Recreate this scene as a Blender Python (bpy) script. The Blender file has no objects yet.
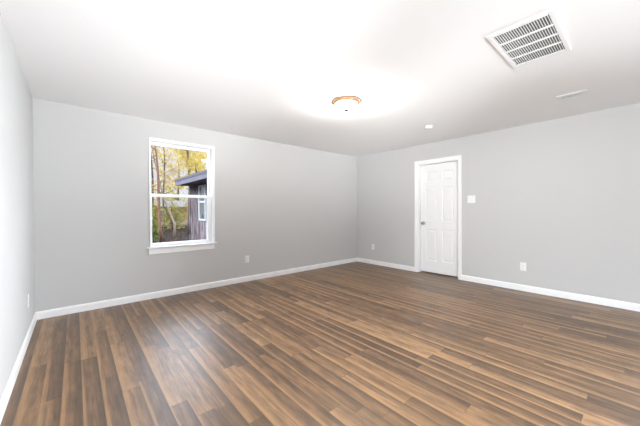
import bpy, bmesh, math, random
from mathutils import Vector, Matrix, Euler

sc = bpy.context.scene
COL = sc.collection
PI = math.pi

# ------------------------------------------------------------------ camera
cam_data = bpy.data.cameras.new('camera')
cam = bpy.data.objects.new('camera', cam_data)
COL.objects.link(cam)
cam_data.sensor_width = 36.0
cam_data.lens = 280.72 / 640.0 * 36.0
cam_data.clip_start = 0.02
cam_data.clip_end = 400
YAW, PIT, ROL = math.radians(41.1036), math.radians(-0.5536), math.radians(-0.1888)
CAM = Vector((0.3407, -4.3926, 1.1988))
_fw = Vector((math.sin(YAW) * math.cos(PIT), math.cos(YAW) * math.cos(PIT), math.sin(PIT)))
_r = Vector((math.cos(YAW), -math.sin(YAW), 0))
_u = _r.cross(_fw)
_r2 = _r * math.cos(ROL) + _u * math.sin(ROL)
_u2 = _u * math.cos(ROL) - _r * math.sin(ROL)
m3 = Matrix((_r2, _u2, -_fw)).transposed()
cam.matrix_world = Matrix.Translation(CAM) @ m3.to_4x4()
sc.camera = cam

# ------------------------------------------------------------------ world, sun, fill lights, exposure
SKY_STRENGTH = 1.0
SKY_STOPS = [(0.0, (0.64, 0.69, 0.80)), (0.20, (0.66, 0.72, 0.85)), (0.36, (9.0, 10.2, 12.4)), (1.0, (3.0, 3.4, 4.2))]
SUN_STRENGTH = 3.0
REAR_W, SIDE_W, LEFT_W, CEILING_FILL_W = 9.0, 56.0, 47.0, (11.0, 7.0, 9.0)
LAMP_EMIT, BULB_W = 70.0, 14.0
sc.view_settings.view_transform = 'Standard'
sc.view_settings.look = 'None'
sc.view_settings.gamma = 1.0
sc.view_settings.use_curve_mapping = False
sc.view_settings.exposure = 0.2

world = bpy.data.worlds.new('sky')
sc.world = world
world.use_nodes = True
wn, wl = world.node_tree.nodes, world.node_tree.links
wn.clear()
w_out = wn.new('ShaderNodeOutputWorld')
w_bg = wn.new('ShaderNodeBackground')
# hazy bright autumn sky: pale at the horizon, brighter overhead
w_tc = wn.new('ShaderNodeTexCoord')
w_sep = wn.new('ShaderNodeSeparateXYZ')
wl.new(w_tc.outputs['Generated'], w_sep.inputs[0])
w_ramp = wn.new('ShaderNodeValToRGB')
_el = w_ramp.color_ramp.elements
for _ in range(2):
    _el.new(0.5)
for _e, (_p, _c) in zip(_el, SKY_STOPS):
    _e.position = _p
    _e.color = (*_c, 1)
w_bg.inputs['Strength'].default_value = SKY_STRENGTH
wl.new(w_sep.outputs[2], w_ramp.inputs['Fac'])
wl.new(w_ramp.outputs[0], w_bg.inputs[0])
wl.new(w_bg.outputs[0], w_out.inputs[0])

sun_d = bpy.data.lights.new('sun', 'SUN')
sun_d.energy = SUN_STRENGTH
sun_d.angle = math.radians(0.6)
sun_d.color = (1.0, 0.93, 0.82)
sun = bpy.data.objects.new('sun', sun_d)
COL.objects.link(sun)
sun.location = (-6, 4, 9)
sun.rotation_euler = Vector((0.80, 0.08, -0.60)).to_track_quat('-Z', 'Y').to_euler()


def area(name, loc, aim, sx, sy, watts, color):
    d = bpy.data.lights.new(name, 'AREA')
    d.shape = 'RECTANGLE'
    d.size, d.size_y = sx, sy
    d.energy = watts
    d.color = color
    o = bpy.data.objects.new(name, d)
    COL.objects.link(o)
    o.location = loc
    o.rotation_euler = Vector(aim).to_track_quat('-Z', 'Y').to_euler()
    return o


W, L0, H = 5.321, -7.2, 2.44          # room: x 0..W, y L0..0, z 0..H
FILL_COL = (0.93, 0.965, 1.0)
area('rear_window_fill', (1.5, L0 - 0.03, 1.35), (0, 1, 0.30), 1.5, 1.4, REAR_W, FILL_COL)  # fill light added behind the viewer, at an unseen rear window
area('rear_window_fill', (3.9, L0 - 0.03, 1.35), (0, 1, 0.30), 1.5, 1.4, REAR_W, FILL_COL)  # second added fill light, at the other unseen rear window
# fill beams added at the unseen side windows to brighten the opposite walls
_l = area('side_window_fill', (W + 0.03, -6.0, 1.35), (-1, 0.70, -0.09), 1.1, 1.3, SIDE_W, (0.87, 0.93, 1.0))
_l.data.spread = math.radians(50)
_l = area('left_window_fill', (-0.03, -5.6, 1.35), (1, 0.48, 0.05), 1.1, 1.3, LEFT_W, FILL_COL)
_l.data.spread = math.radians(84)
# unseen fill lights added near the rear wall to brighten the ceiling
_l = area('ceiling_fill', (0.6, -6.9, 0.5), (0.03, 1, 0.40), 0.5, 0.5, CEILING_FILL_W[0], (0.95, 0.975, 1.0))
_l.data.spread = math.radians(36)
_l = area('ceiling_fill', (0.5, -6.8, 0.4), (0.26, 1, 0.33), 0.5, 0.5, CEILING_FILL_W[1], (0.95, 0.975, 1.0))
_l.data.spread = math.radians(28)
_l = area('ceiling_fill', (0.7, -6.8, 0.4), (0.62, 1, 0.34), 0.5, 0.5, CEILING_FILL_W[2], (0.95, 0.975, 1.0))
_l.data.spread = math.radians(28)


# ------------------------------------------------------------------ materials
def new_mat(name):
    m = bpy.data.materials.new(name)
    m.use_nodes = True
    nt = m.node_tree
    b = nt.nodes['Principled BSDF']
    return m, nt, b


def simple(name, col, rough=0.5, metal=0.0, spec=0.5, bump=0.0, bscale=200, vary=0.0, vscale=3.0):
    m, nt, b = new_mat(name)
    b.inputs['Base Color'].default_value = (*col, 1)
    b.inputs['Roughness'].default_value = rough
    b.inputs['Metallic'].default_value = metal
    b.inputs['Specular IOR Level'].default_value = spec
    tc = nt.nodes.new('ShaderNodeTexCoord')
    if bump:
        n = nt.nodes.new('ShaderNodeTexNoise')
        n.inputs['Scale'].default_value = bscale
        n.inputs['Detail'].default_value = 3
        nt.links.new(tc.outputs['Object'], n.inputs['Vector'])
        bp = nt.nodes.new('ShaderNodeBump')
        bp.inputs['Strength'].default_value = bump
        bp.inputs['Distance'].default_value = 0.002
        nt.links.new(n.outputs['Fac'], bp.inputs['Height'])
        nt.links.new(bp.outputs['Normal'], b.inputs['Normal'])
    if vary:
        n = nt.nodes.new('ShaderNodeTexNoise')
        n.inputs['Scale'].default_value = vscale
        n.inputs['Detail'].default_value = 4
        nt.links.new(tc.outputs['Object'], n.inputs['Vector'])
        r = nt.nodes.new('ShaderNodeValToRGB')
        r.color_ramp.elements[0].position = 0.3
        r.color_ramp.elements[1].position = 0.7
        r.color_ramp.elements[0].color = (*[c * (1 - vary) for c in col], 1)
        r.color_ramp.elements[1].color = (*[min(1, c * (1 + vary)) for c in col], 1)
        nt.links.new(n.outputs['Fac'], r.inputs['Fac'])
        nt.links.new(r.outputs['Color'], b.inputs['Base Color'])
    return m


M = {}
M['wall'] = simple('grey_wall_paint', (0.50, 0.498, 0.494), 0.75, spec=0.3, bump=0.25, bscale=90)
M['ceiling'] = simple('white_ceiling_paint', (0.87, 0.87, 0.87), 0.9, spec=0.2, bump=0.3, bscale=70)
M['trim'] = simple('white_trim_paint', (0.80, 0.80, 0.80), 0.35, spec=0.5, bump=0.03, bscale=40)
M['door'] = simple('white_door_paint', (0.77, 0.77, 0.77), 0.4, spec=0.5, bump=0.03, bscale=40)
M['vinyl'] = simple('white_window_vinyl', (0.84, 0.85, 0.86), 0.4, spec=0.5, bump=0.02, bscale=40)
M['plastic'] = simple('white_plastic', (0.74, 0.74, 0.735), 0.35, spec=0.5, bump=0.02, bscale=60)
M['slot'] = simple('dark_slot', (0.05, 0.05, 0.05), 0.7, vary=0.1)
M['nickel'] = simple('satin_nickel', (0.36, 0.34, 0.32), 0.32, metal=1.0, bump=0.02, bscale=300)
M['bronze'] = simple('copper_bronze', (0.52, 0.28, 0.15), 0.45, metal=0.55, bump=0.04, bscale=120, vary=0.15, vscale=20)
M['bronze_dark'] = simple('dark_bronze', (0.016, 0.010, 0.008), 0.7, metal=0.0, spec=0.2, vary=0.1)
M['metal_white'] = simple('white_enamel', (0.84, 0.84, 0.84), 0.4, bump=0.02, bscale=60)
M['duct'] = simple('duct_filter', (0.15, 0.15, 0.15), 0.9, vary=0.2, vscale=30)
M['shingle'] = simple('roof_shingle', (0.09, 0.08, 0.08), 0.9, bump=0.8, bscale=30, vary=0.3, vscale=8)
M['fascia'] = simple('lilac_grey_fascia', (0.075, 0.064, 0.088), 0.6, bump=0.1, bscale=20, vary=0.12, vscale=2)
M['soffit'] = simple('dark_soffit', (0.10, 0.085, 0.09), 0.8, bump=0.1, bscale=20, vary=0.2)
M['edge'] = simple('dark_drip_edge', (0.04, 0.035, 0.05), 0.6, vary=0.1)
M['house_trim'] = simple('house_white_trim', (0.36, 0.36, 0.36), 0.5, vary=0.05)
M['shed'] = simple('dark_shed_boards', (0.025, 0.022, 0.026), 0.8, bump=0.3, bscale=10, vary=0.3)
M['foundation'] = simple('pale_foundation', (0.13, 0.12, 0.14), 0.9, bump=0.3, bscale=10, vary=0.15)
M['concrete'] = simple('pale_concrete', (0.22, 0.19, 0.18), 0.9, bump=0.3, bscale=30, vary=0.12)
M['bark_dark'] = simple('dark_bark', (0.045, 0.028, 0.022), 0.9, bump=0.8, bscale=25, vary=0.4, vscale=6)
M['bark_orange'] = simple('orange_brown_bark', (0.105, 0.046, 0.025), 0.9, bump=0.8, bscale=25, vary=0.4, vscale=5)
M['bark_pale'] = simple('cream_bark', (0.15, 0.112, 0.075), 0.9, bump=0.6, bscale=25, vary=0.25, vscale=6)


def glass_mat(name, tint=(1, 1, 1), refl=1.0):
    m, nt, b = new_mat(name)
    nt.nodes.remove(b)
    out = nt.nodes['Material Output']
    t = nt.nodes.new('ShaderNodeBsdfTransparent')
    t.inputs[0].default_value = (*tint, 1)
    g = nt.nodes.new('ShaderNodeBsdfGlossy')
    g.inputs['Roughness'].default_value = 0.02
    f = nt.nodes.new('ShaderNodeFresnel')
    f.inputs['IOR'].default_value = 1.45
    mu = nt.nodes.new('ShaderNodeMath')
    mu.operation = 'MULTIPLY'
    mu.inputs[1].default_value = refl
    mx = nt.nodes.new('ShaderNodeMixShader')
    nt.links.new(f.outputs[0], mu.inputs[0])
    nt.links.new(mu.outputs[0], mx.inputs[0])
    nt.links.new(t.outputs[0], mx.inputs[1])
    nt.links.new(g.outputs[0], mx.inputs[2])
    nt.links.new(mx.outputs[0], out.inputs[0])
    return m


M['glass'] = glass_mat('window_glass', (0.98, 0.99, 0.98), 0.22)


def dark_glass():
    m, nt, b = new_mat('dark_house_glass')
    b.inputs['Base Color'].default_value = (0.05, 0.06, 0.05, 1)
    b.inputs['Roughness'].default_value = 0.06
    b.inputs['Specular IOR Level'].default_value = 0.8
    tc = nt.nodes.new('ShaderNodeTexCoord')
    n = nt.nodes.new('ShaderNodeTexNoise')
    n.inputs['Scale'].default_value = 2
    bp = nt.nodes.new('ShaderNodeBump')
    bp.inputs['Strength'].default_value = 0.05
    nt.links.new(tc.outputs['Object'], n.inputs['Vector'])
    nt.links.new(n.outputs['Fac'], bp.inputs['Height'])
    nt.links.new(bp.outputs['Normal'], b.inputs['Normal'])
    return m


M['dark_glass'] = dark_glass()


def lamp_glass():
    m, nt, b = new_mat('frosted_lit_glass')
    b.inputs['Base Color'].default_value = (0.95, 0.93, 0.9, 1)
    b.inputs['Roughness'].default_value = 0.4
    b.inputs['Emission Color'].default_value = (1.0, 0.955, 0.90, 1)
    b.inputs['Emission Strength'].default_value = LAMP_EMIT
    t = nt.nodes.new('ShaderNodeBsdfTransparent')
    mx = nt.nodes.new('ShaderNodeMixShader')
    mx.inputs[0].default_value = 0.35
    nt.links.new(t.outputs[0], mx.inputs[1])
    nt.links.new(b.outputs[0], mx.inputs[2])
    nt.links.new(mx.outputs[0], nt.nodes['Material Output'].inputs[0])
    return m


M['lamp_glass'] = lamp_glass()


def math_node(nt, op, a, b=None, c=None):
    n = nt.nodes.new('ShaderNodeMath')
    n.operation = op
    for i, v in enumerate((a, b, c)):
        if v is None:
            continue
        if isinstance(v, (int, float)):
            n.inputs[i].default_value = v
        else:
            nt.links.new(v, n.inputs[i])
    return n.outputs[0]


def ramp(nt, fac, stops):
    r = nt.nodes.new('ShaderNodeValToRGB')
    el = r.color_ramp.elements
    while len(el) < len(stops):
        el.new(0.5)
    for e, (p, c) in zip(el, stops):
        e.position = p
        e.color = (*c, 1)
    nt.links.new(fac, r.inputs['Fac'])
    return r.outputs['Color']


def mixc(nt, fac, a, b, mode='MIX'):
    n = nt.nodes.new('ShaderNodeMix')
    n.data_type = 'RGBA'
    n.blend_type = mode
    for s, v in ((n.inputs[0], fac), (n.inputs[6], a), (n.inputs[7], b)):
        if isinstance(v, (int, float)):
            s.default_value = v
        elif isinstance(v, tuple):
            s.default_value = (*v, 1)
        else:
            nt.links.new(v, s)
    return n.outputs[2]


def floor_mat():
    m, nt, b = new_mat('brown_vinyl_plank')
    tc = nt.nodes.new('ShaderNodeTexCoord')
    sx = nt.nodes.new('ShaderNodeSeparateXYZ')
    nt.links.new(tc.outputs['Object'], sx.inputs[0])
    x, y = sx.outputs[0], sx.outputs[1]
    PW, PL = 0.1, 1.05
    xr = math_node(nt, 'DIVIDE', math_node(nt, 'ADD', x, 0.035), PW)
    row = math_node(nt, 'FLOOR', xr)
    fx = math_node(nt, 'FRACT', xr)
    wn1 = nt.nodes.new('ShaderNodeTexWhiteNoise')
    wn1.noise_dimensions = '1D'
    nt.links.new(row, wn1.inputs['W'])
    off = math_node(nt, 'MULTIPLY', wn1.outputs['Value'], 7.0)
    inv = math_node(nt, 'MULTIPLY_ADD', wn1.outputs['Value'], 0.5, 0.75)
    yr = math_node(nt, 'ADD', math_node(nt, 'MULTIPLY', y, math_node(nt, 'DIVIDE', inv, PL)), off)
    idx = math_node(nt, 'FLOOR', yr)
    fy = math_node(nt, 'FRACT', yr)
    cv = nt.nodes.new('ShaderNodeCombineXYZ')
    nt.links.new(row, cv.inputs[0])
    nt.links.new(idx, cv.inputs[1])
    wn2 = nt.nodes.new('ShaderNodeTexWhiteNoise')
    wn2.noise_dimensions = '2D'
    nt.links.new(cv.outputs[0], wn2.inputs['Vector'])
    rnd = wn2.outputs['Value']
    sc2 = nt.nodes.new('ShaderNodeSeparateColor')
    nt.links.new(wn2.outputs['Color'], sc2.inputs[0])
    rg, rb = sc2.outputs[1], sc2.outputs[2]
    # grain coordinates: stretched along the board, shifted per board
    gv = nt.nodes.new('ShaderNodeCombineXYZ')
    nt.links.new(x, gv.inputs[0])
    nt.links.new(math_node(nt, 'MULTIPLY', y, 0.055), gv.inputs[1])
    nt.links.new(math_node(nt, 'MULTIPLY', rnd, 37.0), gv.inputs[2])
    n1 = nt.nodes.new('ShaderNodeTexNoise')
    n1.inputs['Scale'].default_value = 70
    n1.inputs['Detail'].default_value = 5
    n1.inputs['Roughness'].default_value = 0.65
    nt.links.new(gv.outputs[0], n1.inputs['Vector'])
    n2 = nt.nodes.new('ShaderNodeTexNoise')
    n2.inputs['Scale'].default_value = 16
    n2.inputs['Detail'].default_value = 3
    n2.inputs['Distortion'].default_value = 0.6
    nt.links.new(gv.outputs[0], n2.inputs['Vector'])
    # blotchy cathedral figure, less stretched
    gv2 = nt.nodes.new('ShaderNodeCombineXYZ')
    nt.links.new(x, gv2.inputs[0])
    nt.links.new(math_node(nt, 'MULTIPLY', y, 0.3), gv2.inputs[1])
    nt.links.new(math_node(nt, 'MULTIPLY', rg, 51.0), gv2.inputs[2])
    n3 = nt.nodes.new('ShaderNodeTexNoise')
    n3.inputs['Scale'].default_value = 22
    n3.inputs['Detail'].default_value = 4
    nt.links.new(gv2.outputs[0], n3.inputs['Vector'])
    base = ramp(nt, rnd, [(0.0, FLOOR_COLS[0]), (0.35, FLOOR_COLS[1]), (0.7, FLOOR_COLS[2]), (1.0, FLOOR_COLS[3])])
    g = math_node(nt, 'ADD', math_node(nt, 'MULTIPLY', n1.outputs['Fac'], 0.55),
                  math_node(nt, 'ADD', math_node(nt, 'MULTIPLY', n2.outputs['Fac'], 0.45),
                            math_node(nt, 'MULTIPLY', n3.outputs['Fac'], 0.35)))
    gr = ramp(nt, g, [(0.47, (0.42, 0.40, 0.38)), (0.66, (1, 1, 1)), (0.84, (1.75, 1.70, 1.62))])
    col = mixc(nt, 1.0, base, gr, 'MULTIPLY')
    # pale sapwood along one edge of most boards, darker heartwood along the other
    wig = math_node(nt, 'MULTIPLY_ADD', n2.outputs['Fac'], 0.5, -0.25)
    sw = math_node(nt, 'MULTIPLY_ADD', rg, 0.40, 0.16)
    sap = math_node(nt, 'SUBTRACT', 1.0, math_node(nt, 'DIVIDE', math_node(nt, 'ADD', fx, wig), sw))
    sap = math_node(nt, 'MINIMUM', math_node(nt, 'MAXIMUM', math_node(nt, 'MULTIPLY', sap, 1.6), 0.0), 1.0)
    sap = math_node(nt, 'MULTIPLY', sap, math_node(nt, 'GREATER_THAN', rb, 0.30))
    sap = math_node(nt, 'MULTIPLY', sap, math_node(nt, 'MULTIPLY_ADD', n1.outputs['Fac'], 1.0, 0.08))
    col = mixc(nt, sap, col, SAP)
    dk = math_node(nt, 'SUBTRACT', math_node(nt, 'ADD', fx, wig), 0.55)
    dk = math_node(nt, 'MINIMUM', math_node(nt, 'MAXIMUM', math_node(nt, 'MULTIPLY', dk, 2.2), 0.0), 1.0)
    dk = math_node(nt, 'MULTIPLY', dk, math_node(nt, 'LESS_THAN', rg, 0.6))
    dk = math_node(nt, 'MULTIPLY', dk, 0.7)
    col = mixc(nt, dk, col, HEART)
    # joints
    s1 = math_node(nt, 'LESS_THAN', fx, 0.018)
    s2 = math_node(nt, 'LESS_THAN', fy, 0.003)
    seam = math_node(nt, 'MULTIPLY', math_node(nt, 'MAXIMUM', s1, s2), 0.6)
    col = mixc(nt, seam, col, (0.05, 0.034, 0.025))
    nt.links.new(col, b.inputs['Base Color'])
    b.inputs['Roughness'].default_value = FLOOR_ROUGH
    b.inputs['Specular IOR Level'].default_value = FLOOR_SPEC
    b.inputs['Coat Weight'].default_value = 0.5
    b.inputs['Coat Roughness'].default_value = 0.40
    bp = nt.nodes.new('ShaderNodeBump')
    bp.inputs['Strength'].default_value = 0.12
    bp.inputs['Distance'].default_value = 0.001
    nt.links.new(n1.outputs['Fac'], bp.inputs['Height'])
    nt.links.new(bp.outputs['Normal'], b.inputs['Normal'])
    return m


FLOOR_COLS = [(0.100, 0.056, 0.029), (0.134, 0.074, 0.036), (0.160, 0.088, 0.041), (0.235, 0.136, 0.066)]
SAP = (0.39, 0.218, 0.095)
HEART = (0.055, 0.031, 0.017)
FLOOR_ROUGH, FLOOR_SPEC = 0.46, 0.4
M['floor'] = floor_mat()


def leaf_mat(name, cols):
    m, nt, b = new_mat(name)
    out = nt.nodes['Material Output']
    geo = nt.nodes.new('ShaderNodeNewGeometry')
    n = len(cols)
    c = ramp(nt, geo.outputs['Random Per Island'], [(i / (n - 1), k) for i, k in enumerate(cols)])
    nt.links.new(c, b.inputs['Base Color'])
    b.inputs['Roughness'].default_value = 0.6
    b.inputs['Specular IOR Level'].default_value = 0.1
    t = nt.nodes.new('ShaderNodeBsdfTranslucent')
    nt.links.new(c, t.inputs[0])
    mx = nt.nodes.new('ShaderNodeMixShader')
    mx.inputs[0].default_value = 0.45
    nt.links.new(b.outputs[0], mx.inputs[1])
    nt.links.new(t.outputs[0], mx.inputs[2])
    nt.links.new(mx.outputs[0], out.inputs[0])
    return m


M['leaf_yellow'] = leaf_mat('yellow_autumn_leaves', [(0.390, 0.257, 0.039), (0.484, 0.359, 0.062), (0.328, 0.289, 0.070), (0.437, 0.281, 0.078), (0.468, 0.390, 0.187)])
M['leaf_tan'] = leaf_mat('tan_autumn_leaves', [(0.328, 0.226, 0.125), (0.452, 0.351, 0.211), (0.390, 0.265, 0.187), (0.452, 0.359, 0.109), (0.234, 0.148, 0.078)])
M['leaf_olive'] = leaf_mat('olive_autumn_leaves', [(0.125, 0.125, 0.031), (0.265, 0.234, 0.055), (0.374, 0.289, 0.055), (0.078, 0.086, 0.023), (0.312, 0.187, 0.062)])
M['leaf_gold'] = leaf_mat('orange_gold_leaves', [(0.406, 0.257, 0.047), (0.312, 0.172, 0.039), (0.172, 0.133, 0.031), (0.452, 0.328, 0.078), (0.101, 0.078, 0.023)])
M['leaf_green'] = leaf_mat('green_shrub_leaves', [(0.035, 0.051, 0.012), (0.086, 0.101, 0.023), (0.234, 0.250, 0.047), (0.023, 0.035, 0.009), (0.429, 0.429, 0.125)])
M['leaf_litter'] = leaf_mat('fallen_brown_leaves', [(0.025, 0.014, 0.010), (0.036, 0.022, 0.014), (0.016, 0.010, 0.008), (0.050, 0.032, 0.020), (0.022, 0.014, 0.013)])


def ground_mat():
    m, nt, b = new_mat('brown_leafy_ground')
    tc = nt.nodes.new('ShaderNodeTexCoord')
    n = nt.nodes.new('ShaderNodeTexNoise')
    n.inputs['Scale'].default_value = 2.2
    n.inputs['Detail'].default_value = 8
    nt.links.new(tc.outputs['Object'], n.inputs['Vector'])
    c = ramp(nt, n.outputs['Fac'], [(0.3, (0.014, 0.009, 0.008)), (0.5, (0.026, 0.017, 0.014)), (0.7, (0.045, 0.029, 0.023))])
    nt.links.new(c, b.inputs['Base Color'])
    b.inputs['Roughness'].default_value = 0.95
    b.inputs['Specular IOR Level'].default_value = 0.03
    return m


M['ground'] = ground_mat()


def siding_mat():
    m, nt, b = new_mat('mottled_grey_siding')
    tc = nt.nodes.new('ShaderNodeTexCoord')
    mp = nt.nodes.new('ShaderNodeMapping')
    mp.inputs['Scale'].default_value = (5, 5, 1.0)
    nt.links.new(tc.outputs['Object'], mp.inputs['Vector'])
    n = nt.nodes.new('ShaderNodeTexNoise')
    n.inputs['Scale'].default_value = 1.6
    n.inputs['Detail'].default_value = 5
    n.inputs['Roughness'].default_value = 0.65
    nt.links.new(mp.outputs[0], n.inputs['Vector'])
    c = ramp(nt, n.outputs['Fac'], [(0.36, (0.036, 0.028, 0.033)), (0.5, (0.085, 0.068, 0.074)), (0.64, (0.22, 0.18, 0.175))])  # mottled tone, drawn out into vertical streaks
    nt.links.new(c, b.inputs['Base Color'])
    b.inputs['Roughness'].default_value = 0.8
    b.inputs['Specular IOR Level'].default_value = 0.15
    return m


M['siding'] = siding_mat()


# ------------------------------------------------------------------ mesh helpers
class MB:
    def __init__(self):
        self.bm = bmesh.new()

    def box(self, x0, x1, y0, y1, z0, z1):
        x0, x1 = min(x0, x1), max(x0, x1)
        y0, y1 = min(y0, y1), max(y0, y1)
        z0, z1 = min(z0, z1), max(z0, z1)
        v = [self.bm.verts.new(p) for p in ((x0, y0, z0), (x1, y0, z0), (x1, y1, z0), (x0, y1, z0),
                                            (x0, y0, z1), (x1, y0, z1), (x1, y1, z1), (x0, y1, z1))]
        for f in ((0, 3, 2, 1), (4, 5, 6, 7), (0, 1, 5, 4), (1, 2, 6, 5), (2, 3, 7, 6), (3, 0, 4, 7)):
            self.bm.faces.new([v[i] for i in f])
        return self

    def hexa(self, pts):
        v = [self.bm.verts.new(p) for p in pts]
        for f in ((0, 3, 2, 1), (4, 5, 6, 7), (0, 1, 5, 4), (1, 2, 6, 5), (2, 3, 7, 6), (3, 0, 4, 7)):
            self.bm.faces.new([v[i] for i in f])
        return self

    def prism(self, profile, axis, a0, a1, mitre0=0.0, mitre1=0.0):
        """profile: list of (d, z); d = distance out of the wall.  axis(d, a, z) -> point"""
        n = len(profile)
        A = [self.bm.verts.new(axis(d, a0 + mitre0 * d, z)) for d, z in profile]
        B = [self.bm.verts.new(axis(d, a1 + mitre1 * d, z)) for d, z in profile]
        for i in range(n):
            j = (i + 1) % n
            self.bm.faces.new((A[i], A[j], B[j], B[i]))
        self.bm.faces.new(A[::-1])
        self.bm.faces.new(B)
        return self

    def lathe(self, prof, seg=40, origin=(0, 0, 0), axis='Z'):
        rings = []
        ox, oy, oz = origin
        for r, h in prof:
            ring = []
            for k in range(seg):
                a = 2 * PI * k / seg
                c, s = r * math.cos(a), r * math.sin(a)
                if axis == 'Z':
                    p = (ox + c, oy + s, oz + h)
                elif axis == 'X':
                    p = (ox + h, oy + c, oz + s)
                else:
                    p = (ox + c, oy + h, oz + s)
                ring.append(self.bm.verts.new(p))
            rings.append(ring)
        for a, b in zip(rings, rings[1:]):
            for k in range(seg):
                j = (k + 1) % seg
                self.bm.faces.new((a[k], a[j], b[j], b[k]))
        if prof[0][0] > 1e-4:
            self.bm.faces.new(rings[0][::-1])
        if prof[-1][0] > 1e-4:
            self.bm.faces.new(rings[-1])
        return self

    def tube(self, pts, radii, seg=6):
        rings = []
        for i, p in enumerate(pts):
            p = Vector(p)
            t = (Vector(pts[min(i + 1, len(pts) - 1)]) - Vector(pts[max(i - 1, 0)])).normalized()
            ref = Vector((1, 0, 0)) if abs(t.x) < 0.8 else Vector((0, 1, 0))
            a = t.cross(ref).normalized()
            c = t.cross(a)
            rings.append([self.bm.verts.new(p + (a * math.cos(2 * PI * k / seg) + c * math.sin(2 * PI * k / seg)) * radii[i]) for k in range(seg)])
        for a, b in zip(rings, rings[1:]):
            for k in range(seg):
                j = (k + 1) % seg
                self.bm.faces.new((a[k], a[j], b[j], b[k]))
        self.bm.faces.new(rings[0][::-1])
        self.bm.faces.new(rings[-1])
        return self

    def build(self, name, mat, parent=None, bevel=0.0, smooth=False, loc=None, seg=2):
        bmesh.ops.remove_doubles(self.bm, verts=self.bm.verts, dist=1e-6) if smooth else None
        bmesh.ops.recalc_face_normals(self.bm, faces=self.bm.faces)
        me = bpy.data.meshes.new(name)
        self.bm.to_mesh(me)
        self.bm.free()
        if smooth:
            for p in me.polygons:
                p.use_smooth = True
        me.materials.append(mat)
        o = bpy.data.objects.new(name, me)
        COL.objects.link(o)
        if parent:
            o.parent = parent
        if loc:
            o.location = loc
        if bevel:
            md = o.modifiers.new('bevel', 'BEVEL')
            md.width = bevel
            md.segments = seg
            md.limit_method = 'ANGLE'
        return o


def tag(o, label=None, cat=None, group=None, kind=None):
    if label:
        o['label'] = label
    if cat:
        o['category'] = cat
    if group:
        o['group'] = group
    if kind:
        o['kind'] = kind
    return o


def empty(name, loc, rz=0.0):
    o = bpy.data.objects.new(name, None)
    o.empty_display_size = 0.1
    COL.objects.link(o)
    o.location = loc
    o.rotation_euler = (0, 0, rz)
    return o


def wall_with_holes(a0, a1, z0, z1, holes, put):
    """rectangles of a wall around its holes: put(a0, a1, z0, z1)"""
    xs = a0
    for (h0, h1, hz0, hz1) in sorted(holes):
        put(xs, h0, z0, z1)
        if hz0 > z0:
            put(h0, h1, z0, hz0)
        if hz1 < z1:
            put(h0, h1, hz1, z1)
        xs = h1
    put(xs, a1, z0, z1)


# ------------------------------------------------------------------ the room
TH = 0.15
b = MB().box(-TH, W + 1.4, L0 - TH, TH, -0.12, 0.0)
tag(b.build('floor', M['floor']), 'brown wood-look plank floor of the empty room', 'floor', kind='structure')
b = MB().box(-TH, W + 1.4, L0 - TH, TH, H, H + 0.2)
tag(b.build('ceiling', M['ceiling']), 'plain white ceiling of the empty room', 'ceiling', kind='structure')

# window wall, y 0..TH
WX0, WX1, WZ0, WZ1 = 1.112, 1.957, 0.69, 2.168
b = MB()
wall_with_holes(-TH, W + TH, 0, H, [(WX0, WX1, WZ0, WZ1)], lambda p, q, r, s: b.box(p, q, 0, TH, r, s))
tag(b.build('wall_back', M['wall']), 'grey wall that holds the white window', 'wall', kind='structure')
# left wall
LW = (-6.3, -4.9, 0.65, 2.05)               # added window in the left wall, behind the camera
b = MB()
wall_with_holes(L0 - TH, 0, 0, H, [LW], lambda p, q, r, s: b.box(-TH, 0, p, q, r, s))
tag(b.build('wall_left', M['wall']), 'brightly lit pale wall at the left edge', 'wall', kind='structure')
# door wall
DY0, DY1, DZ = -2.330, -1.552, 2.075        # rough opening
SW = (-6.75, -5.25, 0.65, 2.05)             # added window in the door wall, behind the camera
WT = 0.12
b = MB()
wall_with_holes(L0 - TH, 0, 0, H, [(DY0, DY1, 0, DZ), SW], lambda p, q, r, s: b.box(W, W + WT, p, q, r, s))
tag(b.build('wall_right', M['wall']), 'grey wall that holds the white panelled door', 'wall', kind='structure')
# rear wall behind the camera, with two windows added to light the room
RW = [(0.75, 2.25, 0.65, 2.05), (3.15, 4.65, 0.65, 2.05)]
b = MB()
wall_with_holes(0, W, 0, H, RW, lambda p, q, r, s: b.box(p, q, L0 - TH, L0, r, s))
tag(b.build('wall_rear', M['wall']), 'grey wall behind the viewer with two added windows', 'wall', kind='structure')
# unseen walls added behind the door to block light under the leaf
b = MB()
b.box(W + WT, W + 1.3, DY0 - 0.35, DY0 - 0.25, 0, H)
b.box(W + WT, W + 1.3, DY1 + 0.25, DY1 + 0.35, 0, H)
b.box(W + 1.2, W + 1.3, DY0 - 0.25, DY1 + 0.25, 0, H)
tag(b.build('wall_light_block', M['wall']), 'unseen walls added behind the white door to block light', 'wall', kind='structure')

# baseboards: eased top profile
BP = [(0, 0), (0.014, 0), (0.014, 0.066), (0.011, 0.078), (0.006, 0.086), (0, 0.088)]
b = MB().prism(BP, lambda d, a, z: (a, -d, z), 0, W, 1, -1)
tag(b.build('baseboard_back', M['trim']), 'white baseboard along the window wall', 'baseboard', kind='structure')
b = MB().prism(BP, lambda d, a, z: (d, a, z), L0, 0, 1, -1)
tag(b.build('baseboard_left', M['trim']), 'white baseboard along the left wall', 'baseboard', kind='structure')
CAS0, CAS1 = -2.370, -1.493                 # outer edges of the door casing
b = MB().prism(BP, lambda d, a, z: (W - d, a, z), CAS1, 0, 0, -1)
b.prism(BP, lambda d, a, z: (W - d, a, z), L0, CAS0, 1, 0)
tag(b.build('baseboard_right', M['trim']), 'white baseboard along the door wall on both sides of the door', 'baseboard', kind='structure')

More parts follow.
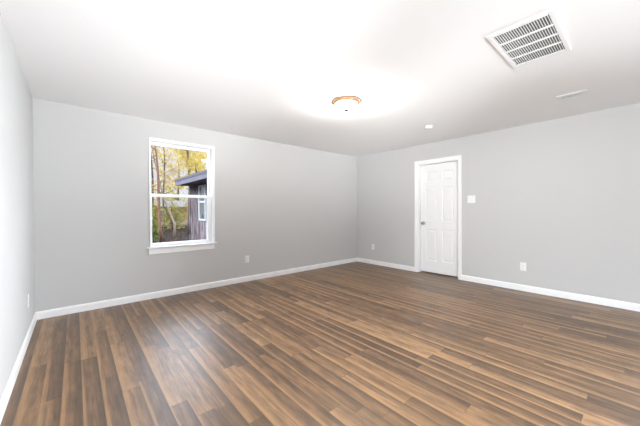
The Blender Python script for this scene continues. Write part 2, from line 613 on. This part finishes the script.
# ------------------------------------------------------------------ window_1
win = empty('window_1', (0, 0, 0))
tag(win, 'white double-hung window looking out at yellow trees', 'window', kind='structure')
# slim casing on the wall
b = MB()
b.box(1.100, WX0, -0.014, 0.0, WZ0 + 0.012, 2.194)
b.box(WX1, 1.984, -0.014, 0.0, WZ0 + 0.012, 2.194)
b.box(WX0, WX1, -0.014, 0.0, WZ1, 2.194)
b.build('casing', M['trim'], win, 0.003)
# jamb lining
b = MB()
b.box(WX0, WX0 + 0.008, 0.0, 0.15, WZ0, WZ1)
b.box(WX1 - 0.008, WX1, 0.0, 0.15, WZ0, WZ1)
b.box(WX0 + 0.008, WX1 - 0.008, 0.0, 0.15, WZ1 - 0.010, WZ1)
b.box(WX0 + 0.008, WX1 - 0.008, 0.03, 0.15, WZ0, WZ0 + 0.012)
b.build('jamb', M['vinyl'], win)
# inner stool and apron
b = MB().box(1.060, 2.004, -0.045, 0.045, 0.690, 0.704)
b.build('sill', M['trim'], win, 0.004)
b = MB().box(1.088, 1.977, -0.016, 0.0, 0.606, 0.690)
b.build('apron', M['trim'], win, 0.003)


def sash(name, x0, x1, z0, z1, y0, y1, left, right, bot, top):
    b = MB()
    b.box(x0, x0 + left, y0, y1, z0, z1)
    b.box(x1 - right, x1, y0, y1, z0, z1)
    b.box(x0 + left, x1 - right, y0, y1, z0, z0 + bot)
    b.box(x0 + left, x1 - right, y0, y1, z1 - top, z1)
    o = b.build(name, M['vinyl'], win, 0.003)
    ym = (y0 + y1) / 2
    g = MB().box(x0 + left - 0.004, x1 - right + 0.004, ym - 0.002, ym + 0.002, z0 + bot - 0.004, z1 - top + 0.004)
    g.build('glass', M['glass'], o)
    return o


sash('upper_sash', WX0 + 0.008, WX1 - 0.008, 1.395, WZ1 - 0.010, 0.088, 0.118, 0.020, 0.034, 0.042, 0.046)
lo = sash('lower_sash', WX0 + 0.008, WX1 - 0.008, 0.704, 1.436, 0.050, 0.080, 0.022, 0.060, 0.046, 0.044)
b = MB().box(1.49, 1.56, 0.040, 0.072, 1.436, 1.444)
b.build('sash_lock', M['vinyl'], lo, 0.002)


# unseen windows added behind the camera to brighten the room
def added_window(name, label, put, a0, a1, z0, z1):
    r = empty(name, (0, 0, 0))
    tag(r, label, 'window', kind='structure')
    b = MB()
    for q in ((a0 - 0.05, a0, z0 - 0.05, z1 + 0.05), (a1, a1 + 0.05, z0 - 0.05, z1 + 0.05), (a0, a1, z0 - 0.05, z0), (a0, a1, z1, z1 + 0.05)):
        b.box(*put(q[0], q[1], -0.014, 0.0, q[2], q[3]))
    b.build('casing', M['trim'], r)
    b = MB()
    t = 0.04
    zm = (z0 + z1) / 2
    for q in ((a0, a0 + t, z0, z1), (a1 - t, a1, z0, z1), (a0 + t, a1 - t, z0, z0 + t), (a0 + t, a1 - t, z1 - t, z1), (a0 + t, a1 - t, zm - 0.02, zm + 0.02)):
        b.box(*put(q[0], q[1], 0.055, 0.09, q[2], q[3]))
    f = b.build('sash', M['vinyl'], r)
    b = MB().box(*put(a0 + t, a1 - t, 0.07, 0.074, z0 + t, zm - 0.02))
    b.box(*put(a0 + t, a1 - t, 0.07, 0.074, zm + 0.02, z1 - t))
    b.build('glass', M['glass'], f)


put_rear = lambda a0, a1, d0, d1, z0, z1: (a0, a1, L0 - d1, L0 - d0, z0, z1)
put_side = lambda a0, a1, d0, d1, z0, z1: (W + d0, W + d1, a0, a1, z0, z1)
added_window('added_window_2', 'added unseen white window in the rear wall, nearer the left wall', put_rear, *RW[0])
added_window('added_window_3', 'added unseen white window in the rear wall, nearer the door wall', put_rear, *RW[1])
put_left = lambda a0, a1, d0, d1, z0, z1: (-d1, -d0, a0, a1, z0, z1)
added_window('added_window_5', 'added unseen white window in the left wall behind the viewer', put_left, *LW)
added_window('added_window_4', 'added unseen white window in the door wall behind the viewer', put_side, *SW)

# ------------------------------------------------------------------ door_1
door = empty('door_1', (W, (DY0 + DY1) / 2, 0))
tag(door, 'white six-panel interior door with round dark metal knob', 'door', kind='structure')
ox, oy = W, (DY0 + DY1) / 2


def dbox(mb, x0, x1, y0, y1, z0, z1):
    mb.box(x0 - ox, x1 - ox, y0 - oy, y1 - oy, z0, z1)


CW = 0.058
b = MB()
CP = [(0, 0), (0.010, 0), (0.013, 0.010), (0.013, 0.030), (0.017, 0.040), (0.017, 0.058), (0, 0.058)]   # (out, across)
ci0, ci1, ciz = CAS0 + CW, CAS1 - CW, 2.135 - CW
# legs (profile thin at the opening, thick outside), mitred head
for side in (0, 1):
    A, Bv = [], []
    for d, w in CP:
        yy = (ci0 - w) if side == 0 else (ci1 + w)
        A.append(b.bm.verts.new((-d, yy - oy, 0.0)))
        Bv.append(b.bm.verts.new((-d, yy - oy, ciz + w)))
    n = len(CP)
    for i in range(n):
        j = (i + 1) % n
        b.bm.faces.new((A[i], A[j], Bv[j], Bv[i]))
    b.bm.faces.new(A)
    b.bm.faces.new(Bv)
A, Bv = [], []
for d, w in CP:
    A.append(b.bm.verts.new((-d, ci0 - w - oy, ciz + w)))
    Bv.append(b.bm.verts.new((-d, ci1 + w - oy, ciz + w)))
for i in range(len(CP)):
    j = (i + 1) % len(CP)
    b.bm.faces.new((A[i], A[j], Bv[j], Bv[i]))
b.bm.faces.new(A)
b.bm.faces.new(Bv)
b.build('casing', M['trim'], door)
b = MB()
JT = 0.016
dbox(b, W, W + WT, DY0, DY0 + JT, 0, DZ)
dbox(b, W, W + WT, DY1 - JT, DY1, 0, DZ)
dbox(b, W, W + WT, DY0 + JT, DY1 - JT, DZ - JT, DZ)
b.build('jamb', M['trim'], door)

# leaf with six raised panels, on the far side of the jamb
ly0, ly1, lz0, lz1 = DY0 + JT + 0.003, DY1 - JT - 0.003, 0.022, DZ - JT - 0.003
LX = W + 0.078                               # room face of the leaf
b = MB()
dw = ly1 - ly0
st, mu = 0.112, 0.10
pw = (dw - 2 * st - mu) / 2
cols = [(ly0 + st, ly0 + st + pw), (ly1 - st - pw, ly1 - st)]
rows = [(0.245, 0.830), (0.985, 1.620), (1.735, 1.915)]
b2 = b.bm
# build the leaf front as a grid with recessed panels
ys = sorted({ly0, ly1, *[c for p in cols for c in p]})
zs = sorted({lz0, lz1, *[c for p in rows for c in p]})


def V(x, y, z):
    return b2.verts.new((x - ox, y - oy, z))


for i in range(len(ys) - 1):
    for j in range(len(zs) - 1):
        y0, y1, z0, z1 = ys[i], ys[i + 1], zs[j], zs[j + 1]
        is_panel = any(abs(y0 - c[0]) < 1e-6 for c in cols) and any(abs(z0 - r[0]) < 1e-6 for r in rows)
        if not is_panel:
            b2.faces.new([V(LX, y0, z0), V(LX, y0, z1), V(LX, y1, z1), V(LX, y1, z0)])
        else:
            loops = []
            for ins, dep in ((0, 0), (0.008, 0.009), (0.016, 0.010), (0.040, 0.003), (0.044, 0.003)):
                loops.append([V(LX + dep, y0 + ins, z0 + ins), V(LX + dep, y0 + ins, z1 - ins),
                              V(LX + dep, y1 - ins, z1 - ins), V(LX + dep, y1 - ins, z0 + ins)])
            for a, c in zip(loops, loops[1:]):
                for k in range(4):
                    q = (k + 1) % 4
                    b2.faces.new((a[k], a[q], c[q], c[k]))
            b2.faces.new(loops[-1])
BX = LX + 0.035
fr = [(ly0, lz0), (ly1, lz0), (ly1, lz1), (ly0, lz1)]
for k in range(4):
    (ya, za), (yb, zb) = fr[k], fr[(k + 1) % 4]
    b2.faces.new((V(LX, ya, za), V(LX, yb, zb), V(BX, yb, zb), V(BX, ya, za)))
b2.faces.new([V(BX, y, z) for y, z in fr])
bmesh.ops.remove_doubles(b2, verts=b2.verts, dist=1e-5)
leaf = b.build('door_leaf', M['door'], door)
b = MB()
ky, kz = ly1 - 0.062, 0.945
b.lathe([(0.033, 0.0), (0.033, -0.006), (0.028, -0.010), (0.013, -0.012), (0.012, -0.030), (0.018, -0.036), (0.026, -0.043),
         (0.0285, -0.052), (0.026, -0.060), (0.016, -0.065), (0.0001, -0.066)], 28, (LX - ox, ky - oy, kz), 'X')
kn = b.build('knob', M['nickel'], leaf, smooth=True)
kn['label'] = 'round satin dark metal door knob'


# ------------------------------------------------------------------ wall plates
def plate_axes(wall):
    if wall == 'back':
        return lambda a, d, z: (a, -d, z)
    if wall == 'right':
        return lambda a, d, z: (-d, -a, z)
    return lambda a, d, z: (d, a, z)


def pbox(mb, ax, a0, a1, d0, d1, z0, z1):
    p, q = ax(a0, d0, z0), ax(a1, d1, z1)
    mb.box(p[0], q[0], p[1], q[1], p[2], q[2])


def outlet(loc, wall, label):
    r = empty('wall_outlet', loc)
    tag(r, label, 'outlet', 'wall outlets low on the walls')
    ax = plate_axes(wall)
    b = MB()
    pbox(b, ax, -0.037, 0.037, 0, 0.006, -0.060, 0.060)
    b.build('cover_plate', M['plastic'], r, 0.003)
    for s in (1, -1):
        b = MB()
        pbox(b, ax, -0.017, 0.017, 0.006, 0.009, s * 0.020 - 0.014, s * 0.020 + 0.014)
        f = b.build('receptacle', M['plastic'], r, 0.0015)
        b = MB()
        pbox(b, ax, -0.0075, -0.0050, 0.0088, 0.0094, s * 0.020 - 0.002, s * 0.020 + 0.007)
        pbox(b, ax, 0.0050, 0.0075, 0.0088, 0.0094, s * 0.020 - 0.002, s * 0.020 + 0.006)
        pbox(b, ax, -0.002, 0.002, 0.0088, 0.0094, s * 0.020 - 0.010, s * 0.020 - 0.006)
        b.build('slots', M['slot'], f)
    b = MB()
    b.lathe([(0.003, 0.0), (0.003, 0.001), (0.0001, 0.0012)], 10, (0, 0, 0), 'Z')
    s = b.build('screw', M['nickel'], r)
    n = Vector(ax(0, 1, 0))
    s.rotation_euler = n.to_track_quat('Z', 'Y').to_euler()
    s.location = n * 0.0058
    return r


outlet((2.530, 0, 0.377), 'back', 'white wall outlet right of the window')
outlet((W, -0.476, 0.385), 'right', 'white wall outlet between the far corner and the door')
outlet((W, -3.246, 0.357), 'right', 'white wall outlet right of the door')
outlet((0, -0.620, 0.360), 'left', 'white wall outlet on the bright left wall near corner')

r = empty('light_switch', (W, -2.525, 1.375))
tag(r, 'white double light switch on the wall right of the door', 'light switch')
ax = plate_axes('right')
b = MB()
pbox(b, ax, -0.060, 0.060, 0, 0.006, -0.062, 0.062)
b.build('cover_plate', M['plastic'], r, 0.003)
for s in (-0.023, 0.023):
    b = MB()
    pbox(b, ax, s - 0.0055, s + 0.0055, 0.006, 0.0075, -0.013, 0.013)
    pbox(b, ax, s - 0.004, s + 0.004, 0.007, 0.016, 0.001, 0.010)
    b.build('toggle', M['plastic'], r, 0.001)
    for zz in (0.03, -0.03):
        b = MB().lathe([(0.003, 0.0), (0.003, -0.0075)], 10, (0, -s, zz), 'X')
        b.build('screw', M['nickel'], r)

# ------------------------------------------------------------------ ceiling fixtures
r = empty('ceiling_light', (2.682, -2.170, H))
tag(r, 'lit dome ceiling light with copper-coloured ring', 'ceiling light')
b = MB().lathe([(0.146, 0.0), (0.151, -0.006), (0.152, -0.014), (0.148, -0.024), (0.138, -0.032), (0.126, -0.037), (0.116, -0.038), (0.112, -0.034), (0.112, -0.004)], 56)
b.build('ring', M['bronze'], r, smooth=True)
dome = []
for i in range(13):
    a = (PI / 2) * i / 12
    dome.append((max(0.111 * math.cos(a), 0.0001), -0.036 - 0.062 * math.sin(a)))
b = MB().lathe(dome, 56)
b.build('glass_shade', M['lamp_glass'], r, smooth=True)
b = MB().lathe([(0.0001, -0.0965), (0.036, -0.1010), (0.018, -0.1070), (0.0001, -0.1125)], 24)
b.build('finial', M['bronze_dark'], r, smooth=True)
for k in range(5):                           # bulbs inside the shade
    d = bpy.data.lights.new('bulb', 'POINT')
    d.energy = BULB_W
    d.color = (1.0, 0.965, 0.92)
    d.shadow_soft_size = 0.0
    o = bpy.data.objects.new('bulb', d)
    COL.objects.link(o)
    o.parent = r
    o.location = (0.084 * math.cos(0.4 * PI * k), 0.084 * math.sin(0.4 * PI * k), -0.072)

r = empty('smoke_detector', (4.300, -2.312, H))
tag(r, 'small round white smoke detector on the ceiling', 'smoke detector')
b = MB().lathe([(0.055, 0.0), (0.055, -0.010), (0.050, -0.012), (0.0001, -0.012)], 36)
b.build('base', M['plastic'], r, 0.001)
b = MB().lathe([(0.050, -0.012), (0.050, -0.026), (0.046, -0.034), (0.034, -0.040), (0.0001, -0.041)], 36)
b.build('cap', M['plastic'], r, smooth=True)

# return air grille: frame, three cross bars, angled louvers
gx0, gx1, gy0, gy1 = -0.335, 0.335, -0.190, 0.190
r = empty('return_air_grille', (2.905, -3.840, H))
tag(r, 'large white slotted return air grille on the ceiling', 'vent')
fw = 0.042
b = MB()
b.box(gx0, gx1, gy0, gy0 + fw * 0.75, -0.010, 0)
b.box(gx0, gx1, gy1 - fw * 0.75, gy1, -0.010, 0)
b.box(gx0, gx0 + fw, gy0 + fw * 0.75, gy1 - fw * 0.75, -0.010, 0)
b.box(gx1 - fw, gx1, gy0 + fw * 0.75, gy1 - fw * 0.75, -0.010, 0)
b.build('frame', M['metal_white'], r, 0.004)
b = MB().box(gx0 + fw, gx1 - fw, gy0 + fw * 0.75, gy1 - fw * 0.75, -0.0008, 0.0)
b.build('filter', M['duct'], r)
ix0, ix1 = gx0 + fw, gx1 - fw
for k in (1, 2, 3):
    xx = ix0 + (ix1 - ix0) * k / 4
    b = MB().box(xx - 0.006, xx + 0.006, gy0 + fw * 0.75, gy1 - fw * 0.75, -0.0105, -0.001)
    b.build('cross_bar', M['metal_white'], r)
iy0, iy1 = gy0 + fw * 0.75, gy1 - fw * 0.75
NS = 22
for k in range(NS):
    yy = iy0 + (iy1 - iy0) * (k + 0.5) / NS
    t, dy, za, zb = 0.0014, 0.0004, -0.0095, -0.0010
    b = MB().hexa([(ix0, yy - dy - t, za), (ix1, yy - dy - t, za), (ix1, yy - dy + t, za), (ix0, yy - dy + t, za),
                   (ix0, yy + dy - t, zb), (ix1, yy + dy - t, zb), (ix1, yy + dy + t, zb), (ix0, yy + dy + t, zb)])
    b.build('louver', M['metal_white'], r)

# small supply register
r = empty('air_register', (4.410, -3.890, H))
tag(r, 'small white air register on the ceiling near the door wall', 'vent')
b = MB()
b.box(-0.075, 0.075, -0.124, -0.094, -0.006, 0)
b.box(-0.075, 0.075, 0.094, 0.124, -0.006, 0)
b.box(-0.075, -0.040, -0.094, 0.094, -0.006, 0)
b.box(0.040, 0.075, -0.094, 0.094, -0.006, 0)
b.build('frame', M['metal_white'], r, 0.003)
b = MB().box(-0.040, 0.040, -0.094, 0.094, -0.0006, 0)  # grey plate colours in the shade behind the louvers
b.build('duct_shade', simple('grey_register_shadow', (0.25, 0.25, 0.25), 0.9, vary=0.1), r)
for k in range(6):
    xx = -0.040 + 0.080 * (k + 0.5) / 6
    b = MB().hexa([(xx - 0.006, -0.094, -0.010), (xx - 0.004, -0.094, -0.010), (xx - 0.004, 0.094, -0.010), (xx - 0.006, 0.094, -0.010),
                   (xx + 0.003, -0.094, -0.001), (xx + 0.005, -0.094, -0.001), (xx + 0.005, 0.094, -0.001), (xx + 0.003, 0.094, -0.001)])
    b.build('louver', M['metal_white'], r)

# ------------------------------------------------------------------ outside
GZ = -0.45
b = MB().box(-40, 60, TH + 0.02, 110, GZ - 0.3, GZ)
tag(b.build('ground', M['ground']), 'brown leaf-strewn yard outside the window', 'ground', kind='structure')
random.seed(5)

# fallen leaves: uncountable
bm = bmesh.new()
for i in range(9000):
    z = 8 + 26 * random.random() ** 0.8
    px = random.uniform(-0.66, -0.36)
    x = 0.34 + z * (0.7535 * px + 0.6574)
    y = -4.39 + z * (-0.6574 * px + 0.7535)
    if y < 1 or (x > 3.0 and y < 7.3):
        continue
    a, s = random.uniform(0, 2 * PI), random.uniform(0.04, 0.09)
    e = Euler((random.uniform(-0.5, 0.5), random.uniform(-0.5, 0.5), a)).to_matrix()
    c = Vector((x, y, GZ + 0.025))
    bm.faces.new([bm.verts.new(c + e @ Vector(q)) for q in ((-s, 0, 0), (0, -s * 0.5, 0), (s, 0, 0), (0, s * 0.5, 0))])
me = bpy.data.meshes.new('fallen_leaves')
bm.to_mesh(me)
bm.free()
me.materials.append(M['leaf_litter'])
o = bpy.data.objects.new('fallen_leaves', me)
COL.objects.link(o)
tag(o, 'brown fallen leaves lying all over the yard', 'leaves', kind='stuff')

# pale concrete slab by the leaning tree
b = MB()
b.hexa([(-0.45, -0.8, 0), (0.25, -0.9, 0), (0.55, 0.5, 0), (-0.1, 0.7, 0),
        (-0.45, -0.8, 0.03), (0.25, -0.9, 0.03), (0.55, 0.5, 0.03), (-0.1, 0.7, 0.03)])
o = b.build('concrete_slab', M['concrete'], None, 0.008, loc=(3.95, 10.6, GZ))
tag(o, 'pale concrete slab on the ground beside the leaning trunk', 'slab')

# neighbouring house: left side wall on x = 3.64
hs = empty('neighbour_house', (3.64, 6.9, GZ))
tag(hs, 'grey-purple neighbouring house with a deep overhanging eave', 'house')
hx, hy = 3.64, 6.9


def hbox(mb, x0, x1, y0, y1, z0, z1):
    mb.box(x0 - hx, x1 - hx, y0 - hy, y1 - hy, z0 - GZ, z1 - GZ)


HY0, HX1 = 2.4, 9.6
hw = (5.16, 5.84, 0.86, 2.07)               # window opening with trim (y, z)
b = MB()
wall_with_holes(HY0, 6.9, GZ, 2.14, [(hw[0] + 0.02, hw[1] - 0.02, hw[2] + 0.02, hw[3] - 0.02)], lambda p, q, r_, s: hbox(b, 3.64, 3.76, p, q, r_, s))
hbox(b, 3.76, HX1, 6.78, 6.9, GZ, 2.14)
hbox(b, 3.76, HX1, HY0, HY0 + 0.12, GZ, 2.14)
hbox(b, HX1 - 0.12, HX1, HY0 + 0.12, 6.78, GZ, 2.14)
yy = HY0 + 0.02
while yy < 6.9:                              # vertical battens
    if not (hw[0] - 0.05 < yy < hw[1] + 0.03):
        hbox(b, 3.622, 3.64, yy, yy + 0.035, GZ, 2.14)
    yy += 0.21
hbox(b, 3.615, 3.64, 6.82, 6.9, GZ, 2.14)
b.build('wall', M['siding'], hs)
# roof slopes (low gable, ridge along y)
EX, RX, RZ, EZ = 3.18, (3.64 + HX1) / 2, 2.30 + 0.30 * ((3.64 + HX1) / 2 - 3.18), 2.30
RY0, RY1 = HY0 - 0.3, 7.02
b = MB()


def rp(x, y, z):
    return (x - hx, y - hy, z - GZ)


for s in (0, 1):
    e = EX if s == 0 else HX1 + 0.46
    b.hexa([rp(e, RY0, EZ - 0.01), rp(RX, RY0, RZ - 0.01), rp(RX, RY1, RZ - 0.01), rp(e, RY1, EZ - 0.01),
            rp(e, RY0, EZ + 0.05), rp(RX, RY0, RZ + 0.05), rp(RX, RY1, RZ + 0.05), rp(e, RY1, EZ + 0.05)])
rf = b.build('roof', M['shingle'], hs)
b = MB()
hbox(b, EX - 0.035, EX - 0.005, RY0 - 0.02, RY1 + 0.02, EZ - 0.02, EZ + 0.06)
b.build('drip_edge', M['edge'], rf)
b = MB()
hbox(b, EX - 0.02, EX + 0.02, RY0, RY1 + 0.01, 2.125, EZ + 0.005)
b.build('fascia', M['fascia'], rf)
b = MB()
hbox(b, EX + 0.02, 3.66, RY0, RY1, 2.14, 2.155)
b.build('soffit', M['soffit'], rf)
# gable triangles
for y0, y1 in ((HY0, HY0 + 0.1), (6.8, 6.9)):
    b = MB()
    P = [(3.70, 2.155), (HX1 - 0.05, 2.155), (RX, RZ - 0.06)]
    A = [b.bm.verts.new(rp(x, y0, z)) for x, z in P]
    Bv = [b.bm.verts.new(rp(x, y1, z)) for x, z in P]
    b.bm.faces.new(A)
    b.bm.faces.new(Bv)
    for i in range(3):
        j = (i + 1) % 3
        b.bm.faces.new((A[i], A[j], Bv[j], Bv[i]))
    b.build('gable', M['siding'], hs)
# its window
b = MB()
t = 0.055
hbox(b, 3.605, 3.66, hw[0], hw[0] + t, hw[2], hw[3])
hbox(b, 3.605, 3.66, hw[1] - t, hw[1], hw[2], hw[3])
hbox(b, 3.605, 3.66, hw[0] + t, hw[1] - t, hw[2], hw[2] + t)
hbox(b, 3.605, 3.66, hw[0] + t, hw[1] - t, hw[3] - t, hw[3])
hbox(b, 3.625, 3.66, hw[0] + t, hw[1] - t, 1.475, 1.535)
hwin = b.build('window', M['house_trim'], hs)
b = MB()
hbox(b, 3.645, 3.655, hw[0] + t, hw[1] - t, hw[2] + t, 1.475)
hbox(b, 3.645, 3.655, hw[0] + t, hw[1] - t, 1.535, hw[3] - t)
b.build('pane', M['dark_glass'], hwin)

# small dark outbuilding far back between the trunks
sh = empty('shed', (8.6, 32.6, GZ), math.radians(-12))
tag(sh, 'small dark outbuilding far behind the trees', 'shed')
b = MB().box(-2.0, 2.0, -1.4, 1.4, 0.45, 2.1)
b.build('wall', M['shed'], sh)
b = MB().box(-2.05, 2.05, -1.45, 1.45, 0, 0.45)
b.build('foundation', M['foundation'], sh)
b = MB()
b.hexa([(-2.3, -1.7, 2.05), (2.3, -1.7, 2.05), (2.3, 0, 2.8), (-2.3, 0, 2.8), (-2.3, -1.7, 2.13), (2.3, -1.7, 2.13), (2.3, 0, 2.88), (-2.3, 0, 2.88)])
b.hexa([(-2.3, 0, 2.8), (2.3, 0, 2.8), (2.3, 1.7, 2.05), (-2.3, 1.7, 2.05), (-2.3, 0, 2.88), (2.3, 0, 2.88), (2.3, 1.7, 2.13), (-2.3, 1.7, 2.13)])
b.build('roof', M['shingle'], sh)
b = MB()
b.box(-1.0, -0.25, -1.44, -1.40, 0.95, 1.75)
fwn = b.build('window', M['house_trim'], sh)
b = MB().box(-0.93, -0.32, -1.45, -1.44, 1.02, 1.68)
b.build('pane', M['dark_glass'], fwn)


# ------------------------------------------------------------------ trees and shrubs
def leaf_quad(bm, c, s):
    e = Euler((random.uniform(-1.3, 1.3), random.uniform(-1.3, 1.3), random.uniform(0, 2 * PI))).to_matrix()
    pts = [(-s, 0, 0), (0, -s * 0.48, s * 0.12), (s, 0, 0), (0, s * 0.48, s * 0.12)]
    v = [bm.verts.new(c + e @ Vector(q)) for q in pts]
    bm.faces.new(v)


def tree(label, loc, height, trunk_r, bark, leaf, crown_r, crown_z0, n_leaves, leaf_s, seed, lean=(0, 0), bends=None, n_branch=9,
         stems=1, clump=0.55, twig_bark=None, group='trees outside the window'):
    random.seed(seed)
    r = empty('tree', loc)
    tag(r, label, 'tree', group)
    trunk, limbs = MB(), MB()
    tips = []
    for s in range(stems):
        lx, ly = lean
        if s:
            lx += random.uniform(-0.16, 0.16) * 2
            ly += random.uniform(-0.1, 0.1) * 2
        n = 9
        pts, rad = [], []
        hh = height * (1 if s == 0 else random.uniform(0.7, 0.9))
        for i in range(n + 1):
            t = i / n
            wob = 0.035 * height * math.sin(2.3 * t * PI + seed) * t * 0.5
            if bends and s == 0:
                # interpolate offsets given at heights
                zz = t * hh
                bx = by = 0
                for (z0, x0, y0), (z1, x1, y1) in zip(bends, bends[1:]):
                    if z0 <= zz <= z1:
                        k = (zz - z0) / (z1 - z0)
                        bx, by = x0 + (x1 - x0) * k, y0 + (y1 - y0) * k
                        break
                else:
                    bx, by = bends[-1][1], bends[-1][2]
                pts.append(Vector((bx, by, zz)))
            else:
                pts.append(Vector((lx * t * hh + wob * (1 if bends is None else 0), ly * t * hh, t * hh)))
            rad.append(trunk_r * (0.7 if s else 1) * (1 - 0.72 * t) * (1.25 if i == 0 else 1))
        trunk.tube(pts, rad, 8)
        for k in range(n_branch if s == 0 else n_branch // 2):
            t = 0.30 + 0.68 * (k + random.random()) / n_branch
            t = min(t, 0.97)
            base_z = t * hh
            if base_z < crown_z0 * 0.75:
                continue
            i = min(int(t * n), n - 1)
            p0 = pts[i].lerp(pts[i + 1], t * n - i)
            a = random.uniform(0, 2 * PI)
            ln = crown_r * random.uniform(0.65, 1.1) * (1.15 - 0.5 * t)
            d = Vector((math.cos(a), math.sin(a), random.uniform(0.35, 0.9))).normalized()
            bp, br = [p0], [trunk_r * 0.36 * (1.1 - 0.7 * t)]
            p = p0
            for q in range(4):
                d = (d + Vector((random.uniform(-.25, .25), random.uniform(-.25, .25), random.uniform(-.12, .18)))).normalized()
                p = p + d * ln / 4
                bp.append(p)
                br.append(br[0] * (1 - 0.22 * (q + 1)))
                tips.append(p)
                if q > 0:
                    d2 = (d + Vector((random.uniform(-.9, .9), random.uniform(-.9, .9), random.uniform(-.3, .5)))).normalized()
                    p2 = p + d2 * ln * 0.22
                    p3 = p2 + (d2 + Vector((random.uniform(-.4, .4), random.uniform(-.4, .4), 0.1))).normalized() * ln * 0.2
                    limbs.tube([p, p2, p3], [br[-1] * 0.6, br[-1] * 0.4, br[-1] * 0.18], 4)
                    tips += [p2, p3]
            limbs.tube(bp, br, 5)
    trunk.build('trunk', M[bark], r, smooth=True)
    if tips:
        limbs.build('branches', M[twig_bark or bark], r, smooth=True)
    else:
        limbs.bm.free()
    bm = bmesh.new()
    for i in range(n_leaves):
        c = random.choice(tips)
        p = c + Vector((random.gauss(0, 1), random.gauss(0, 1), random.gauss(0, 0.8))) * clump * random.random()
        if p.z < 0.1:
            continue
        leaf_quad(bm, p, leaf_s * random.uniform(0.6, 1.3))
    me = bpy.data.meshes.new('foliage')
    bm.to_mesh(me)
    bm.free()
    me.materials.append(M[leaf])
    o = bpy.data.objects.new('foliage', me)
    COL.objects.link(o)
    o.parent = r
    return r


def shrub(label, loc, rx, h, leaf, n_leaves, leaf_s, seed, bark='bark_dark'):
    random.seed(seed)
    r = empty('shrub', loc)
    tag(r, label, 'shrub', 'shrubs outside the window')
    b = MB()
    tips = []
    for k in range(14):
        a = random.uniform(0, 2 * PI)
        e = random.uniform(0.15, 0.95)
        top = Vector((math.cos(a) * rx * e, math.sin(a) * rx * e, h * random.uniform(0.55, 0.95) * (1.1 - 0.45 * e)))
        base = Vector((math.cos(a) * rx * 0.12, math.sin(a) * rx * 0.12, 0))
        mid = base.lerp(top, 0.5) + Vector((0, 0, 0.1 * h))
        b.tube([base, mid, top], [0.018, 0.012, 0.004], 5)
        for q in range(8):
            tips.append(mid.lerp(top, q / 7))
        for q in range(4):
            tips.append(base.lerp(mid, 0.3 + 0.2 * q) + Vector((math.cos(a), math.sin(a), 0)) * rx * 0.35)
    b.build('stems', M[bark], r, smooth=True)
    bm = bmesh.new()
    for i in range(n_leaves):
        c = random.choice(tips)
        p = c + Vector((random.gauss(0, 1), random.gauss(0, 1), random.gauss(0, 1))) * 0.22 * rx
        if p.z < 0.03:
            continue
        leaf_quad(bm, p, leaf_s * random.uniform(0.6, 1.3))
    me = bpy.data.meshes.new('foliage')
    bm.to_mesh(me)
    bm.free()
    me.materials.append(M[leaf])
    o = bpy.data.objects.new('foliage', me)
    COL.objects.link(o)
    o.parent = r
    return r


tree('slender leaning tree with orange-brown lower trunk by the concrete slab', (3.62, 11.6, GZ), 8.0, 0.078, 'bark_orange', 'leaf_tan', 1.6, 4.5,
     500, 0.075, 11, lean=(-0.052, 0.0), n_branch=9, twig_bark='bark_dark')
tree('thin tree with a pale cream bent trunk rising from brown ground', (5.0, 14.75, GZ), 7.5, 0.075, 'bark_pale', 'leaf_tan', 1.9, 2.6,
     650, 0.075, 23, bends=[(0, 0, 0), (0.7, 0.05, 0), (1.3, -0.12, 0), (2.2, -0.55, 0), (3.4, -0.80, 0), (5.0, -1.1, 0.1), (7.5, -1.3, 0.2)],
     n_branch=12, twig_bark='bark_dark')
tree('golden yellow tree rising just behind the house eave', (6.5, 16.9, GZ), 9.5, 0.13, 'bark_dark', 'leaf_yellow', 2.2, 2.8,
     3000, 0.10, 31, n_branch=15)
tree('yellow tree behind the house roof at the right window edge', (8.84, 22.7, GZ), 9.0, 0.12, 'bark_dark', 'leaf_yellow', 2.3, 2.8,
     3400, 0.11, 37, n_branch=14)
tree('airy tan-leaved tree in the middle distance above the outbuilding', (6.6, 25.0, GZ), 9.5, 0.10, 'bark_dark', 'leaf_tan', 2.3, 4.2,
     1000, 0.10, 41, n_branch=13)
tree('thin-stemmed tan-leaved tree just right of the leaning trunk', (4.88, 20.8, GZ), 9.5, 0.10, 'bark_dark', 'leaf_tan', 1.7, 3.5,
     1200, 0.10, 43, n_branch=12)
tree('distant golden tree seen under the house eave', (10.8, 36.5, GZ), 10.0, 0.16, 'bark_dark', 'leaf_yellow', 3.4, 2.5,
     3000, 0.14, 47, n_branch=15)
tree('distant tan tree behind the left window edge', (5.4, 33.0, GZ), 9.5, 0.14, 'bark_dark', 'leaf_tan', 3.2, 2.5,
     1300, 0.13, 53, n_branch=13)

shrub('green shrub with bright yellow-green tips at the lower left of the window', (2.80, 9.7, GZ), 0.36, 1.75, 'leaf_green', 1500, 0.05, 61)
shrub('tall olive shrub behind the slender leaning trunk', (4.3, 18.0, GZ), 0.65, 2.7, 'leaf_olive', 1500, 0.07, 67)
shrub('olive shrub right of the pale bent trunk', (6.7, 21.9, GZ), 0.9, 2.8, 'leaf_olive', 1700, 0.08, 73)
shrub('orange-yellow shrub beside the corner of the house', (9.0, 24.6, GZ), 1.15, 3.4, 'leaf_gold', 2000, 0.09, 79)
shrub('olive shrub beside the small dark outbuilding', (5.9, 26.4, GZ), 0.8, 3.0, 'leaf_olive', 1500, 0.09, 83)
shrub('wide olive hedge shrub beyond the outbuilding', (10.4, 40.0, GZ), 3.2, 4.3, 'leaf_olive', 3000, 0.16, 89)
